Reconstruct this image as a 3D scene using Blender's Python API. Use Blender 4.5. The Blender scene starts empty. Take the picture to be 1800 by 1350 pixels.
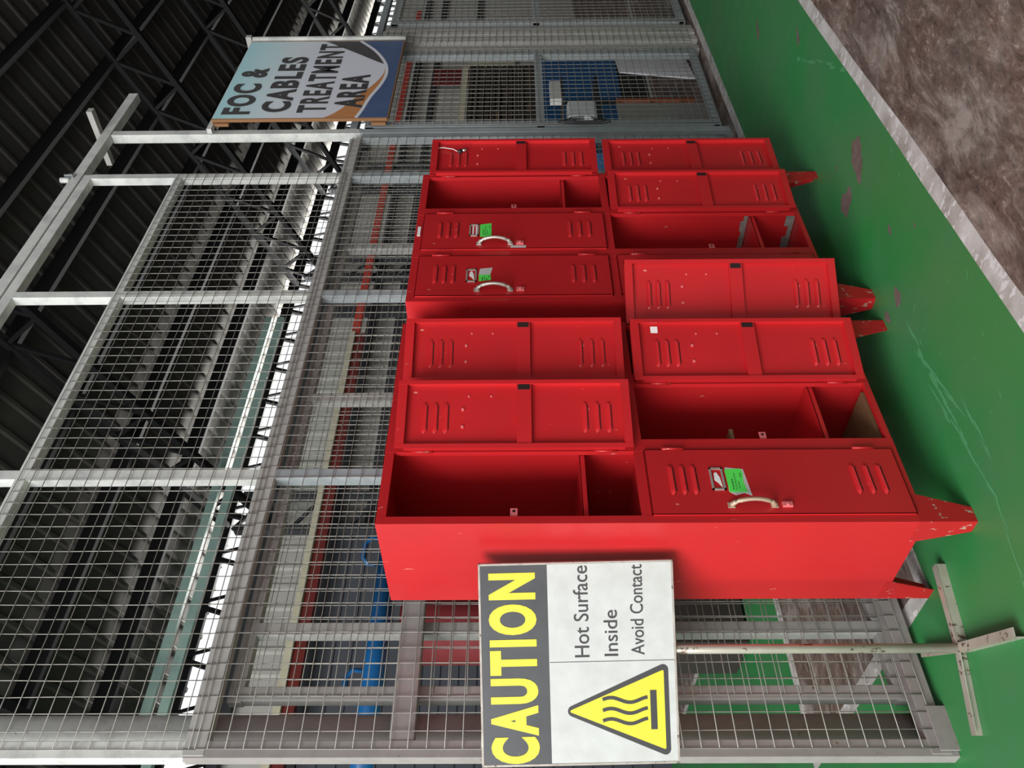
import bpy, bmesh, math, random
from mathutils import Vector, Matrix
random.seed(7)
C = bpy.context.scene.collection
SC = bpy.context.scene
R = math.radians

# ------------------------------------------------------------------ camera
def cam_basis(yaw, pitch, roll):
    cy, sy, cp, sp = math.cos(yaw), math.sin(yaw), math.cos(pitch), math.sin(pitch)
    fwd = Vector((cy * cp, sy * cp, sp)); right = Vector((sy, -cy, 0.0)); down = fwd.cross(right)
    c, s = math.cos(roll), math.sin(roll)
    return c * right + s * down, -s * right + c * down, fwd
_r, _d, _f = cam_basis(R(45.1239), R(0.4785), R(0.347))
cd = bpy.data.cameras.new('camera'); cam = bpy.data.objects.new('camera', cd); C.objects.link(cam)
cd.sensor_fit = 'HORIZONTAL'; cd.sensor_width = 36.0; cd.lens = 1478.0 / 1800.0 * 36.0
cd.clip_start = 0.05; cd.clip_end = 300
# the photograph was taken with the camera turned on its side: image left is up
m = Matrix.Identity(4)
for i in range(3):
    m[i][0] = _d[i]; m[i][1] = _r[i]; m[i][2] = -_f[i]; m[i][3] = (-1.4797, -2.0783, 1.365)[i]
cam.matrix_world = m
SC.camera = cam

# ------------------------------------------------------------------ light
SC.view_settings.view_transform = 'Standard'; SC.view_settings.look = 'None'
SC.view_settings.gamma = 1.0; SC.view_settings.use_curve_mapping = False
SC.view_settings.exposure = 0.0
w = bpy.data.worlds.new('world'); SC.world = w; w.use_nodes = True
w.node_tree.nodes['Background'].inputs[0].default_value = (0.95, 0.98, 1.0, 1)
w.node_tree.nodes['Background'].inputs[1].default_value = 1.1
def area(name, loc, target, sx, sy, power, col=(1, 1, 1)):
    l = bpy.data.lights.new(name, 'AREA'); l.shape = 'RECTANGLE'; l.size = sx; l.size_y = sy; l.energy = power; l.color = col
    o = bpy.data.objects.new(name, l); C.objects.link(o); o.location = loc
    o.rotation_euler = (Vector(target) - Vector(loc)).to_track_quat('-Z', 'Y').to_euler()
    return o
# daylight coming in through the open side of the shed, left of the lockers
area('daylight_open_bay', (-9.8, -2.7, 6.0), (1.0, 0.3, 0.5), 7.0, 6.0, 1850, (1.0, 0.99, 0.97))
# daylight entering under the eave above the back wall
area('daylight_eave_gap', (13.0, 7.2, 3.9), (13.0, 4.6, 5.6), 18.0, 0.8, 5200, (1.0, 0.99, 0.94))

# ------------------------------------------------------------------ materials
def mat(name, col, rough=0.5, metal=0.0, spec=0.5):
    m_ = bpy.data.materials.new(name); m_.use_nodes = True
    b = m_.node_tree.nodes['Principled BSDF']
    b.inputs['Base Color'].default_value = (*col, 1); b.inputs['Roughness'].default_value = rough
    b.inputs['Metallic'].default_value = metal; b.inputs['Specular IOR Level'].default_value = spec
    return m_
def nd(nt, t, **kw):
    n = nt.nodes.new(t)
    for k, v in kw.items():
        if hasattr(n, k): setattr(n, k, v)
        else: n.inputs[k].default_value = v
    return n
def ramp(nt, fac, stops):
    r = nt.nodes.new('ShaderNodeValToRGB'); cr = r.color_ramp
    while len(cr.elements) < len(stops): cr.elements.new(0.5)
    for e, (p_, c_) in zip(cr.elements, stops):
        e.position = p_; e.color = (*c_, 1) if len(c_) == 3 else c_
    nt.links.new(fac, r.inputs[0]); return r.outputs[0]
def mixc(nt, fac, a, b):
    n = nt.nodes.new('ShaderNodeMix'); n.data_type = 'RGBA'
    for s, v in ((n.inputs[0], fac), (n.inputs[6], a), (n.inputs[7], b)):
        if hasattr(v, 'links'): nt.links.new(v, s)
        elif isinstance(v, (int, float)): s.default_value = v
        else: s.default_value = (*v, 1)
    return n.outputs[2]
def worn(name, col, col2, chip, rough=0.4, scale=3.0, chip_amt=0.70, chip_scale=(60, 60, 60), bump=0.0, metal=0.0, spec=0.5):
    """painted surface: broad tone variation plus chips and scratches of another colour"""
    m_ = mat(name, col, rough, metal, spec); nt = m_.node_tree; b = nt.nodes['Principled BSDF']
    tc = nt.nodes.new('ShaderNodeTexCoord')
    n1 = nd(nt, 'ShaderNodeTexNoise', Scale=scale, Detail=6.0, Roughness=0.6); nt.links.new(tc.outputs['Object'], n1.inputs['Vector'])
    base = mixc(nt, ramp(nt, n1.outputs[0], [(0.35, (0, 0, 0)), (0.68, (1, 1, 1))]), col, col2)
    mp = nd(nt, 'ShaderNodeMapping'); mp.inputs['Scale'].default_value = chip_scale
    nt.links.new(tc.outputs['Object'], mp.inputs['Vector'])
    n2 = nd(nt, 'ShaderNodeTexNoise', Scale=1.0, Detail=5.0, Roughness=0.65); nt.links.new(mp.outputs[0], n2.inputs['Vector'])
    f = ramp(nt, n2.outputs[0], [(chip_amt, (0, 0, 0)), (chip_amt + 0.025, (1, 1, 1))])
    nt.links.new(mixc(nt, f, base, chip), b.inputs['Base Color'])
    n3 = nd(nt, 'ShaderNodeTexNoise', Scale=scale * 4, Detail=4.0); nt.links.new(tc.outputs['Object'], n3.inputs['Vector'])
    mr = nd(nt, 'ShaderNodeMapRange'); mr.inputs[3].default_value = max(0.05, rough - 0.1); mr.inputs[4].default_value = rough + 0.15
    nt.links.new(n3.outputs[0], mr.inputs[0]); nt.links.new(mr.outputs[0], b.inputs['Roughness'])
    if bump:
        bp = nd(nt, 'ShaderNodeBump', Strength=bump, Distance=0.004); nt.links.new(n3.outputs[0], bp.inputs['Height'])
        nt.links.new(bp.outputs[0], b.inputs['Normal'])
    return m_
M = {}
M['red'] = worn('red enamel', (0.53, 0.016, 0.020), (0.46, 0.014, 0.018), (0.66, 0.26, 0.20), 0.34, 2.5, 0.685, (38, 38, 12))
M['red_leg'] = worn('red enamel worn', (0.46, 0.010, 0.014), (0.40, 0.010, 0.014), (0.42, 0.30, 0.24), 0.42, 5, 0.61, (45, 45, 25))
M['pinkred'] = mat('scuffed red enamel', (0.72, 0.16, 0.17), 0.45)
M['slot'] = mat('dark slot', (0.012, 0.001, 0.001), 0.8)
M['alu'] = worn('brushed handle metal', (0.62, 0.58, 0.52), (0.45, 0.40, 0.34), (0.30, 0.22, 0.15), 0.38, 30, 0.68, (120, 120, 120), metal=0.6)
M['bronze'] = worn('tarnished handle', (0.50, 0.36, 0.26), (0.40, 0.27, 0.19), (0.6, 0.5, 0.42), 0.45, 30, 0.66, (120, 120, 120), metal=0.3)
M['holder'] = worn('card holder metal', (0.55, 0.52, 0.47), (0.40, 0.37, 0.32), (0.25, 0.2, 0.15), 0.4, 40, 0.66, (150, 150, 150), metal=0.5)
M['paper'] = mat('white paper', (0.85, 0.84, 0.82), 0.7)
M['papergrey'] = mat('torn grey paper', (0.55, 0.53, 0.52), 0.8)
M['green_paper'] = mat('green paper', (0.10, 0.80, 0.10), 0.6)
M['ink'] = mat('black ink', (0.02, 0.03, 0.02), 0.7)
M['inkgrey'] = mat('grey ink', (0.040, 0.038, 0.041), 0.6)
M['ply'] = worn('plywood', (0.22, 0.13, 0.06), (0.17, 0.095, 0.045), (0.30, 0.2, 0.11), 0.6, 6, 0.7, (4, 60, 60))
M['plyedge'] = mat('plywood edge', (0.45, 0.28, 0.14), 0.6)
M['peel'] = worn('bare peeled metal', (0.25, 0.235, 0.21), (0.16, 0.15, 0.14), (0.07, 0.06, 0.06), 0.6, 30, 0.64, (60, 60, 60))
M['galv'] = worn('galvanised wire', (0.34, 0.325, 0.29), (0.24, 0.23, 0.21), (0.15, 0.13, 0.11), 0.45, 10, 0.70, (30, 30, 30), metal=0.25)
M['black'] = mat('black plastic', (0.015, 0.015, 0.017), 0.5)
M['chrome'] = mat('chrome', (0.75, 0.75, 0.75), 0.2, 0.9)

def fence_paint(name, zsplit, white, grey):
    m_ = mat(name, white, 0.5); nt = m_.node_tree; b = nt.nodes['Principled BSDF']
    g = nt.nodes.new('ShaderNodeNewGeometry'); sx = nt.nodes.new('ShaderNodeSeparateXYZ'); nt.links.new(g.outputs['Position'], sx.inputs[0])
    tc = nt.nodes.new('ShaderNodeTexCoord')
    n1 = nd(nt, 'ShaderNodeTexNoise', Scale=9.0, Detail=8.0, Roughness=0.65); nt.links.new(tc.outputs['Object'], n1.inputs['Vector'])
    ad = nd(nt, 'ShaderNodeMath', operation='MULTIPLY_ADD'); nt.links.new(n1.outputs[0], ad.inputs[0]); ad.inputs[1].default_value = 0.12
    nt.links.new(sx.outputs[2], ad.inputs[2])
    gt = nd(nt, 'ShaderNodeMath', operation='GREATER_THAN'); nt.links.new(ad.outputs[0], gt.inputs[0]); gt.inputs[1].default_value = zsplit + 0.06
    c1 = mixc(nt, gt.outputs[0], grey, white)
    dark = mixc(nt, ramp(nt, n1.outputs[0], [(0.44, (0, 0, 0)), (0.72, (0.55, 0.55, 0.55))]), c1, tuple(v * 0.62 for v in grey))
    n2 = nd(nt, 'ShaderNodeTexNoise', Scale=34.0, Detail=4.0); nt.links.new(tc.outputs['Object'], n2.inputs['Vector'])
    f2 = ramp(nt, n2.outputs[0], [(0.70, (0, 0, 0)), (0.75, (1, 1, 1))])
    nt.links.new(mixc(nt, f2, dark, (0.20, 0.15, 0.11)), b.inputs['Base Color'])
    return m_
WHITE, GREY, TAUPE = (0.66, 0.67, 0.64), (0.36, 0.40, 0.42), (0.31, 0.285, 0.275)
M['fence'] = fence_paint('fence paint white over grey', 2.38, WHITE, GREY)
M['fence_end'] = fence_paint('fence paint white over taupe', 2.42, WHITE, TAUPE)
M['taupe'] = fence_paint('taupe frame paint', 9.0, WHITE, TAUPE)
M['grey'] = fence_paint('grey frame paint', 9.0, WHITE, (0.30, 0.33, 0.345))
M['lightgrey'] = fence_paint('light grey rail paint', 9.0, WHITE, (0.42, 0.41, 0.39))
M['white'] = fence_paint('white frame paint', -9.0, WHITE, GREY)
M['whitepole'] = worn('silver pole paint', (0.56, 0.53, 0.46), (0.42, 0.38, 0.31), (0.16, 0.11, 0.08), 0.3, 6, 0.60, (45, 45, 18), metal=0.35)

# ------------------------------------------------------------------ mesh helpers
def box(bm, x0, x1, y0, y1, z0, z1, mi=0):
    vs = [bm.verts.new((x, y, z)) for z in (z0, z1) for y in (y0, y1) for x in (x0, x1)]
    for q in ((0, 2, 3, 1), (4, 5, 7, 6), (0, 1, 5, 4), (2, 6, 7, 3), (0, 4, 6, 2), (1, 3, 7, 5)):
        f = bm.faces.new([vs[i] for i in q]); f.material_index = mi
def tube(bm, pts, r, n=8, mi=0, cap=True, smooth=True):
    """round bar through a list of points"""
    pts = [Vector(p) for p in pts]; rings = []
    for i, p in enumerate(pts):
        t = (pts[min(i + 1, len(pts) - 1)] - pts[max(i - 1, 0)]).normalized()
        a = Vector((0, 0, 1)) if abs(t.z) < 0.9 else Vector((1, 0, 0))
        u = t.cross(a).normalized(); v = t.cross(u)
        rr = r[i] if isinstance(r, (list, tuple)) else r
        rings.append([bm.verts.new(p + rr * (math.cos(2 * math.pi * (k + 0.5) / n) * u + math.sin(2 * math.pi * (k + 0.5) / n) * v)) for k in range(n)])
    for a, b in zip(rings, rings[1:]):
        for k in range(n):
            f = bm.faces.new((a[k], a[(k + 1) % n], b[(k + 1) % n], b[k])); f.material_index = mi; f.smooth = smooth and n > 4
    if cap:
        for rg in (rings[0][::-1], rings[-1]):
            f = bm.faces.new(rg); f.material_index = mi
def bar(bm, a, b, w_, h_, mi=0, up=(0, 0, 1)):
    """rectangular bar from a to b"""
    a, b = Vector(a), Vector(b); t = (b - a).normalized(); up = Vector(up)
    if abs(t.dot(up)) > 0.95: up = Vector((0, 1, 0))
    s = t.cross(up).normalized() * w_ / 2; u = s.cross(t).normalized() * h_ / 2
    va = [bm.verts.new(a + i * s + j * u) for i, j in ((-1, -1), (1, -1), (1, 1), (-1, 1))]
    vb = [bm.verts.new(b + i * s + j * u) for i, j in ((-1, -1), (1, -1), (1, 1), (-1, 1))]
    for k in range(4):
        f = bm.faces.new((va[k], va[(k + 1) % 4], vb[(k + 1) % 4], vb[k])); f.material_index = mi
    bm.faces.new(va[::-1]).material_index = mi; bm.faces.new(vb).material_index = mi
def prism(bm, poly, y0, y1, mi=0):
    """polygon given in (x, z) pushed from y0 to y1"""
    a = [bm.verts.new((x, y0, z)) for x, z in poly]; b = [bm.verts.new((x, y1, z)) for x, z in poly]
    bm.faces.new(a).material_index = mi; bm.faces.new(b[::-1]).material_index = mi
    for i in range(len(poly)):
        j = (i + 1) % len(poly); bm.faces.new((a[j], a[i], b[i], b[j])).material_index = mi
def flat(bm, poly, z, mi=0):
    f = bm.faces.new([bm.verts.new((x, y, z)) for x, y in poly]); f.material_index = mi
    f.normal_update()
    if f.normal.z < 0: f.normal_flip()
def obj(name, bm, mats, parent=None, bevel=0.0, loc=None, rot=None, label=None, keep_normals=False):
    if not keep_normals: bmesh.ops.recalc_face_normals(bm, faces=bm.faces[:])
    me = bpy.data.meshes.new(name); bm.to_mesh(me); bm.free()
    for mm in (mats if isinstance(mats, (list, tuple)) else [mats]): me.materials.append(mm)
    o = bpy.data.objects.new(name, me); C.objects.link(o)
    if parent: o.parent = parent
    if loc: o.location = loc
    if rot: o.rotation_euler = rot
    if bevel:
        b = o.modifiers.new('bevel', 'BEVEL'); b.width = bevel; b.segments = 2; b.limit_method = 'ANGLE'
    if label: o['label'] = label
    return o
def thing(name, label, cat, loc=(0, 0, 0), rot=(0, 0, 0), group=None):
    o = bpy.data.objects.new(name, None); C.objects.link(o); o.location = loc; o.rotation_euler = rot
    o.empty_display_size = 0.1
    return tag(o, label, cat, group)
def tag(o, label, cat, group=None):
    o['label'] = label; o['category'] = cat
    if group: o['group'] = group
    return o
def structure(o): o['kind'] = 'structure'; return o
BM = bmesh.new
def text_into(bm, s, x0, x1, z0, z1, y, offset=0.0, mi=0, thick=0.0012, space=1.0):
    """lettering fitted to a box in the (x, z) plane, facing -y"""
    cu = bpy.data.curves.new('t', 'FONT'); cu.body = s; cu.size = 1.0; cu.offset = offset; cu.space_character = space; cu.resolution_u = 5
    to = bpy.data.objects.new('t', cu); C.objects.link(to)
    dg = bpy.context.evaluated_depsgraph_get(); me = bpy.data.meshes.new_from_object(to.evaluated_get(dg))
    xs = [v.co.x for v in me.vertices]; ys = [v.co.y for v in me.vertices]
    ax, bx, ay, by = min(xs), max(xs), min(ys), max(ys)
    vs = {}
    for v in me.vertices:
        vs[v.index] = bm.verts.new((x0 + (v.co.x - ax) / (bx - ax) * (x1 - x0), y, z0 + (v.co.y - ay) / (by - ay) * (z1 - z0)))
    fs = []
    for p in me.polygons:
        try: f = bm.faces.new([vs[i] for i in p.vertices]); f.material_index = mi; fs.append(f)
        except ValueError: pass
    r = bmesh.ops.extrude_face_region(bm, geom=fs)
    for e in r['geom']:
        if isinstance(e, bmesh.types.BMVert): e.co.y -= thick
    for e in r['geom']:
        if isinstance(e, bmesh.types.BMFace): e.material_index = mi
    bpy.data.objects.remove(to); bpy.data.curves.remove(cu); bpy.data.meshes.remove(me)
def stroke(bm, pts, w_, y, thick=0.0012, mi=0):
    """flat ribbon of constant width through (x, z) points"""
    L, Rr = [], []
    for i, p in enumerate(pts):
        a = pts[max(0, i - 1)]; b = pts[min(len(pts) - 1, i + 1)]
        dx, dz = b[0] - a[0], b[1] - a[1]; l = math.hypot(dx, dz) or 1
        L.append((p[0] - dz / l * w_ / 2, p[1] + dx / l * w_ / 2)); Rr.append((p[0] + dz / l * w_ / 2, p[1] - dx / l * w_ / 2))
    for i in range(len(pts) - 1):
        prism(bm, [L[i], L[i + 1], Rr[i + 1], Rr[i]], y - thick, y, mi)

# ================================================================== SETTING
# ---- floor: green paint, white border lines, bare brown terrazzo
def brown_mat(name='brown floor'):
    m_ = mat(name, (0.1, 0.07, 0.06), 0.6); nt = m_.node_tree; b = nt.nodes['Principled BSDF']
    tc = nt.nodes.new('ShaderNodeTexCoord'); mp = nd(nt, 'ShaderNodeMapping'); mp.inputs['Rotation'].default_value = (0, 0, R(25)); mp.inputs['Scale'].default_value = (1, 2.2, 1)
    nt.links.new(tc.outputs['Object'], mp.inputs['Vector'])
    n1 = nd(nt, 'ShaderNodeTexNoise', Scale=3.5, Detail=10.0, Roughness=0.7, Distortion=0.5); nt.links.new(mp.outputs[0], n1.inputs['Vector'])
    n2 = nd(nt, 'ShaderNodeTexNoise', Scale=17.0, Detail=10.0, Roughness=0.75, Distortion=0.8); nt.links.new(mp.outputs[0], n2.inputs['Vector'])
    n3 = nd(nt, 'ShaderNodeTexNoise', Scale=1.5, Detail=5.0, Roughness=0.6); nt.links.new(tc.outputs['Object'], n3.inputs['Vector'])
    c = ramp(nt, n2.outputs[0], [(0.36, (0.030, 0.018, 0.015)), (0.46, (0.14, 0.080, 0.062)), (0.56, (0.20, 0.125, 0.10)), (0.64, (0.46, 0.40, 0.35))])
    g = ramp(nt, n1.outputs[0], [(0.38, (0.045, 0.038, 0.035)), (0.50, (0.15, 0.125, 0.11)), (0.60, (0.40, 0.36, 0.33))])
    f = ramp(nt, n3.outputs[0], [(0.38, (0.15, 0.15, 0.15)), (0.62, (0.75, 0.75, 0.75))])
    nt.links.new(mixc(nt, f, c, g), b.inputs['Base Color'])
    bp = nd(nt, 'ShaderNodeBump', Strength=0.35, Distance=0.01); nt.links.new(n2.outputs[0], bp.inputs['Height']); nt.links.new(bp.outputs[0], b.inputs['Normal'])
    return m_
M['brown'] = brown_mat()
M['green'] = worn('green floor paint', (0.024, 0.23, 0.056), (0.056, 0.21, 0.078), (0.10, 0.34, 0.16), 0.42, 1.9, 0.735, (30, 12, 1), bump=0.06)
M['line'] = worn('white line paint', (0.60, 0.58, 0.57), (0.33, 0.30, 0.27), (0.66, 0.65, 0.66), 0.6, 7, 0.56, (30, 14, 10))
M['chip'] = worn('bare patch in the paint', (0.13, 0.085, 0.075), (0.18, 0.14, 0.125), (0.05, 0.03, 0.03), 0.7, 25, 0.66, (90, 90, 10))
M['scrape'] = mat('pale scrape in green paint', (0.075, 0.30, 0.125), 0.45)
bm = BM()
def edge(x, base, amp, ph):  return base + amp * (math.sin(x * 2.1 + ph) * 0.6 + math.sin(x * 5.3 + ph * 2) * 0.3 + math.sin(x * 13.0 + ph) * 0.14)
xs = [-6 + 0.25 * i for i in range(137)]
G = lambda x: edge(x, -0.560 + 0.027 * x, 0.006, 1.0)          # green / white border
B = lambda x: edge(x, -0.629 + 0.028 * x, 0.009, 2.3)          # white / brown border
for a, b in zip(xs, xs[1:]):
    flat(bm, [(a, -9), (b, -9), (b, B(b)), (a, B(a))], 0, 2)
    flat(bm, [(a, B(a)), (b, B(b)), (b, G(b)), (a, G(a))], 0, 1)
# green beside and under the lockers
ln = lambda x: 0.405 + 0.019 * max(0, x)                                      # inner white line along the fence
flat(bm, [(-6, 9), (-6, G(-6)), ] + [(x, G(x)) for x in xs if x < 0] + [(0.0, G(0.0)), (0.0, 9)], 0, 0)
pos = [x for x in xs if x >= 0]
for a, b in zip(pos, pos[1:]):
    flat(bm, [(a, G(a)), (b, G(b)), (b, ln(b)), (a, ln(a))], 0, 0)
    flat(bm, [(a, ln(a)), (b, ln(b)), (b, ln(b) + 0.075), (a, ln(a) + 0.075)], 0, 1)
    flat(bm, [(max(a, 0.07), ln(a) + 0.075), (b, ln(b) + 0.075), (b, 1.90), (max(a, 0.07), 1.90)], 0, 2)
flat(bm, [(0, ln(0) + 0.075), (0.07, ln(0) + 0.075), (0.07, 1.90), (0, 1.90)], 0, 1)
flat(bm, [(0, 1.90), (28, 1.90), (28, 1.975), (0, 1.975)], 0, 1)
flat(bm, [(0, 1.975), (1.50, 1.975), (1.50, 9), (0, 9)], 0, 0)
flat(bm, [(1.50, 1.975), (1.56, 1.975), (1.56, 9), (1.50, 9)], 0, 1)
flat(bm, [(1.56, 1.975), (28, 1.975), (28, 9), (1.56, 9)], 0, 2)
BZ = [0]
def blob(cx, cy, rx, ry, ang, mi, seed, z=0.0006, n=26, rough=0.28):
    rnd = random.Random(seed); ph = [rnd.uniform(0, 6.28) for _ in range(6)]; pts = []
    for k in range(n):
        t = 2 * math.pi * k / n
        r = 1 + rough * (math.sin(2 * t + ph[0]) * .4 + math.sin(3 * t + ph[1]) * .4 + math.sin(5 * t + ph[2]) * .35 + math.sin(9 * t + ph[3]) * .25)
        x, y = rx * r * math.cos(t), ry * r * math.sin(t)
        pts.append((cx + x * math.cos(ang) - y * math.sin(ang), cy + x * math.sin(ang) + y * math.cos(ang)))
    BZ[0] += 1; flat(bm, pts, z + BZ[0] * 2e-6, mi)
def blob2(cx, cy, a, b, mi, seed):
    rnd = random.Random(seed); ph = [rnd.uniform(0, 6.28) for _ in range(5)]; pts = []
    for k in range(30):
        t = 2 * math.pi * k / 30
        r = 1 + .16 * math.sin(2 * t + ph[0]) * .6 + .13 * math.sin(3 * t + ph[1]) + .10 * math.sin(5 * t + ph[2]) + .07 * math.sin(11 * t + ph[3])
        u, v = r * math.cos(t) / 2, r * math.sin(t) / 2
        pts.append((cx + a[0] * u + b[0] * v, cy + a[1] * u + b[1] * v))
    flat(bm, pts, .0006, mi)
for cx, cy, a, b, sd in ((1.552, -.309, (.15, -.10), (-.10, -.058), 1), (1.524, -.121, (.055, -.10), (-.09, -.058), 2), (.88, -.139, (.058, -.036), (-.045, -.036), 3), (.893, -.033, (.041, -.015), (-.042, -.032), 4),
                         (1.103, -.275, (.037, -.024), (-.018, -.012), 5), (1.71, -.17, (.02, -.015), (-.012, -.008), 6), (.95, -.40, (.016, -.008), (-.012, -.008), 7), (3.3, -.1, (.10, -.07), (-.04, -.02), 9), (2.6, -.36, (.08, -.06), (-.03, -.015), 10)):
    blob2(cx, cy, a, b, 3, sd)
rs = random.Random(4)
for k in range(70):   # small paint nicks and scrapes
    x, y = rs.uniform(-.6, 3.4), rs.uniform(-.55, .1)
    blob(x, y, rs.uniform(.004, .02), rs.uniform(.0015, .004), rs.uniform(2.0, 3.0), 4, 100 + k, 0.0005, 10)
for (x0, y0, x1, y1, w_) in ((.74, -.118, .25, -.119, .012), (.46, -.079, .04, -.131, .006), (.62, -.10, .33, -.16, .006), (-.05, -.12, -.30, -.06, .006), (.30, -.20, .10, -.19, .004), (2.5, -.30, 1.95, -.50, .010)):
    for j in range(7):
        t = j / 6 + rs.uniform(-.05, .05); blob(x0 + (x1 - x0) * t, y0 + (y1 - y0) * t + rs.uniform(-.008, .008), rs.uniform(.03, .06), w_ * rs.uniform(.4, 1), math.atan2(y1 - y0, x1 - x0), 4, int(x0 * 1000) + j, 0.0005, 14, .5)
structure(obj('floor', bm, [M['green'], M['line'], M['brown'], M['chip'], M['scrape']], keep_normals=True))

# ---- back wall of light corrugated sheet
M['sheet'] = worn('light corrugated sheet', (0.50, 0.49, 0.45), (0.43, 0.42, 0.385), (0.35, 0.33, 0.30), 0.6, 1.2, 0.70, (3, 3, 3))
bm = BM()
x = -4.0; prof = []
while x < 30:
    prof += [(x, 6.0), (x + 0.15, 6.0), (x + 0.18, 5.988), (x + 0.22, 5.988)]; x += 0.25
for (xa, ya), (xb, yb) in zip(prof, prof[1:]):
    bm.faces.new([bm.verts.new(p) for p in ((xa, ya, 0), (xb, yb, 0), (xb, yb, 4.32), (xa, ya, 4.32))])
structure(obj('wall_back', bm, M['sheet'], keep_normals=True))

# ---- unseen dark walls added to cut frontal light, behind camera and far right
M['blocker'] = mat('dark light blocker', (0.06, 0.06, 0.058), 0.7)
bm = BM(); box(bm, -1.0, 30, -7.2, -7.0, 0, 8.2); structure(obj('blocker_front', bm, M['blocker']))
bm = BM(); box(bm, 29.9, 30.0, -7.0, 6.0, 0, 11.0); structure(obj('blocker_right', bm, M['blocker']))

# ---- roof sheeting, sloping up from the eave towards the camera
SL, EZ, EY = 0.45, 4.86, 6.35
rz = lambda y: EZ + SL * (EY - y)
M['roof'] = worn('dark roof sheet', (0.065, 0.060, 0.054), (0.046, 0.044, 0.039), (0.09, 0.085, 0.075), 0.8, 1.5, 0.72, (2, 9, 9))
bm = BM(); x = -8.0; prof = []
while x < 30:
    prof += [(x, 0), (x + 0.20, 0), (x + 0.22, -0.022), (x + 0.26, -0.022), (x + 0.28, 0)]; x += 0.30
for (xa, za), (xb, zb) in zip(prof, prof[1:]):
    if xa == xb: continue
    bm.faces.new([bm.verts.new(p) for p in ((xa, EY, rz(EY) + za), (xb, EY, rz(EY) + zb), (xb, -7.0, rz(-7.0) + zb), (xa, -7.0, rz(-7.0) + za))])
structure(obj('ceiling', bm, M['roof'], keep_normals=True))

# ================================================================== ROOF FRAME
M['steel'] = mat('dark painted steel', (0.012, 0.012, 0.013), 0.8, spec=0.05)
M['steel2'] = mat('slate grey steel', (0.045, 0.047, 0.052), 0.7, spec=0.2)
M['teal'] = worn('greenish purlin paint', (0.27, 0.40, 0.35), (0.18, 0.27, 0.25), (0.30, 0.35, 0.33), 0.5, 3, 0.66, (8, 20, 20))
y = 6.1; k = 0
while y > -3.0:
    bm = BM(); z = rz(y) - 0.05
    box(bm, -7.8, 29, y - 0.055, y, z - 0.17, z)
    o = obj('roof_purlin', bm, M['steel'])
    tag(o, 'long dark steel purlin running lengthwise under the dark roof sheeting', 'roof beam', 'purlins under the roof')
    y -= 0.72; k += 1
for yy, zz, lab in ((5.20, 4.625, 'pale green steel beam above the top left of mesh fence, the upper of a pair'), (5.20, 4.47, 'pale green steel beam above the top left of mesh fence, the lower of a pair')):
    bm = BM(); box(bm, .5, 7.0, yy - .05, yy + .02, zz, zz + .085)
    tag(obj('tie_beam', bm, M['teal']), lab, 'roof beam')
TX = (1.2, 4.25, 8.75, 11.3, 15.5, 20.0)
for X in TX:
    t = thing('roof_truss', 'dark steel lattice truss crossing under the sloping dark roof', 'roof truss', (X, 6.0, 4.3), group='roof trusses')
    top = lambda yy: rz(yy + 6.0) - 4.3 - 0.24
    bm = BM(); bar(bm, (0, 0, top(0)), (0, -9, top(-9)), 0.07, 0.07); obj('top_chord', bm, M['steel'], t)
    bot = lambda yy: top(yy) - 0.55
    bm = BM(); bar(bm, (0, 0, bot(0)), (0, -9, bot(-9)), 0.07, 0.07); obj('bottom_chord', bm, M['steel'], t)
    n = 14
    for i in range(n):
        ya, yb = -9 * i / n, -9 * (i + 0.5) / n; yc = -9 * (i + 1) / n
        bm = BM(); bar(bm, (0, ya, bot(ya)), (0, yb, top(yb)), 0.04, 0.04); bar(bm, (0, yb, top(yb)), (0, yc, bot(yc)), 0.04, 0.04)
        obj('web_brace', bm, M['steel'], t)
# lattice columns in front of the back wall
for X, wd in ((4.22, 0.46), (8.75, 0.42), (11.3, 0.75)):
    t = thing('lattice_column', {4.22: 'dark lattice steel column by the light wall, nearest the camera', 8.75: 'dark lattice steel column by the light wall, the middle one of three', 11.3: 'widest dark lattice steel column by the light wall, farthest to the right'}[X], 'column', (X, 5.7, 0))
    for s in (-1, 1):
        bm = BM(); box(bm, s * wd / 2 - .04, s * wd / 2 + .04, -.05, .05, 0, 4.55); obj('chord', bm, M['steel2'], t)
    bm = BM(); z = 0.1; s = -1
    while z < 4.3:
        bar(bm, (s * wd / 2, 0, z), (-s * wd / 2, 0, z + 0.32), 0.035, 0.035, up=(0, 1, 0)); s = -s; z += 0.32
    obj('lacing', bm, M['steel2'], t)
bm = BM(); box(bm, 7.8, 7.92, 5.75, 5.86, 0, 4.4); tag(obj('steel_column', bm, M['steel2']), 'single slate grey column in front of the light wall between two lattice columns', 'column')
# horizontal wall girts
for z, lab in ((4.22, 'dark steel girt along the very top of the light wall'), (3.50, 'dark steel girt just behind the red pipe on the light wall'), (3.10, 'dark steel girt on the light wall, below the red pipe'), (2.25, 'lowest dark steel girt on the light wall')):
    bm = BM(); box(bm, 0.5, 28, 5.86, 5.96, z - .05, z + .05); tag(obj('wall_girt', bm, M['steel2']), lab, 'wall beam', 'girts on the back wall')
# eave struts seen against the daylight gap
t = thing('eave_lattice', 'row of short dark struts standing in the bright gap under the roof edge', 'roof lattice', (0, 6.05, 4.30))
bm = BM(); box(bm, .4, 20, -.03, .03, .0, .05); obj('chord', bm, M['steel'], t)
x = 0.6
while x < 20:
    bm = BM(); bar(bm, (x, 0, .03), (x + .18, 0, .62), 0.045, 0.045); bar(bm, (x + .18, 0, .62), (x + .36, 0, .03), 0.028, 0.028); obj('strut', bm, M['steel'], t); x += 0.62
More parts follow.
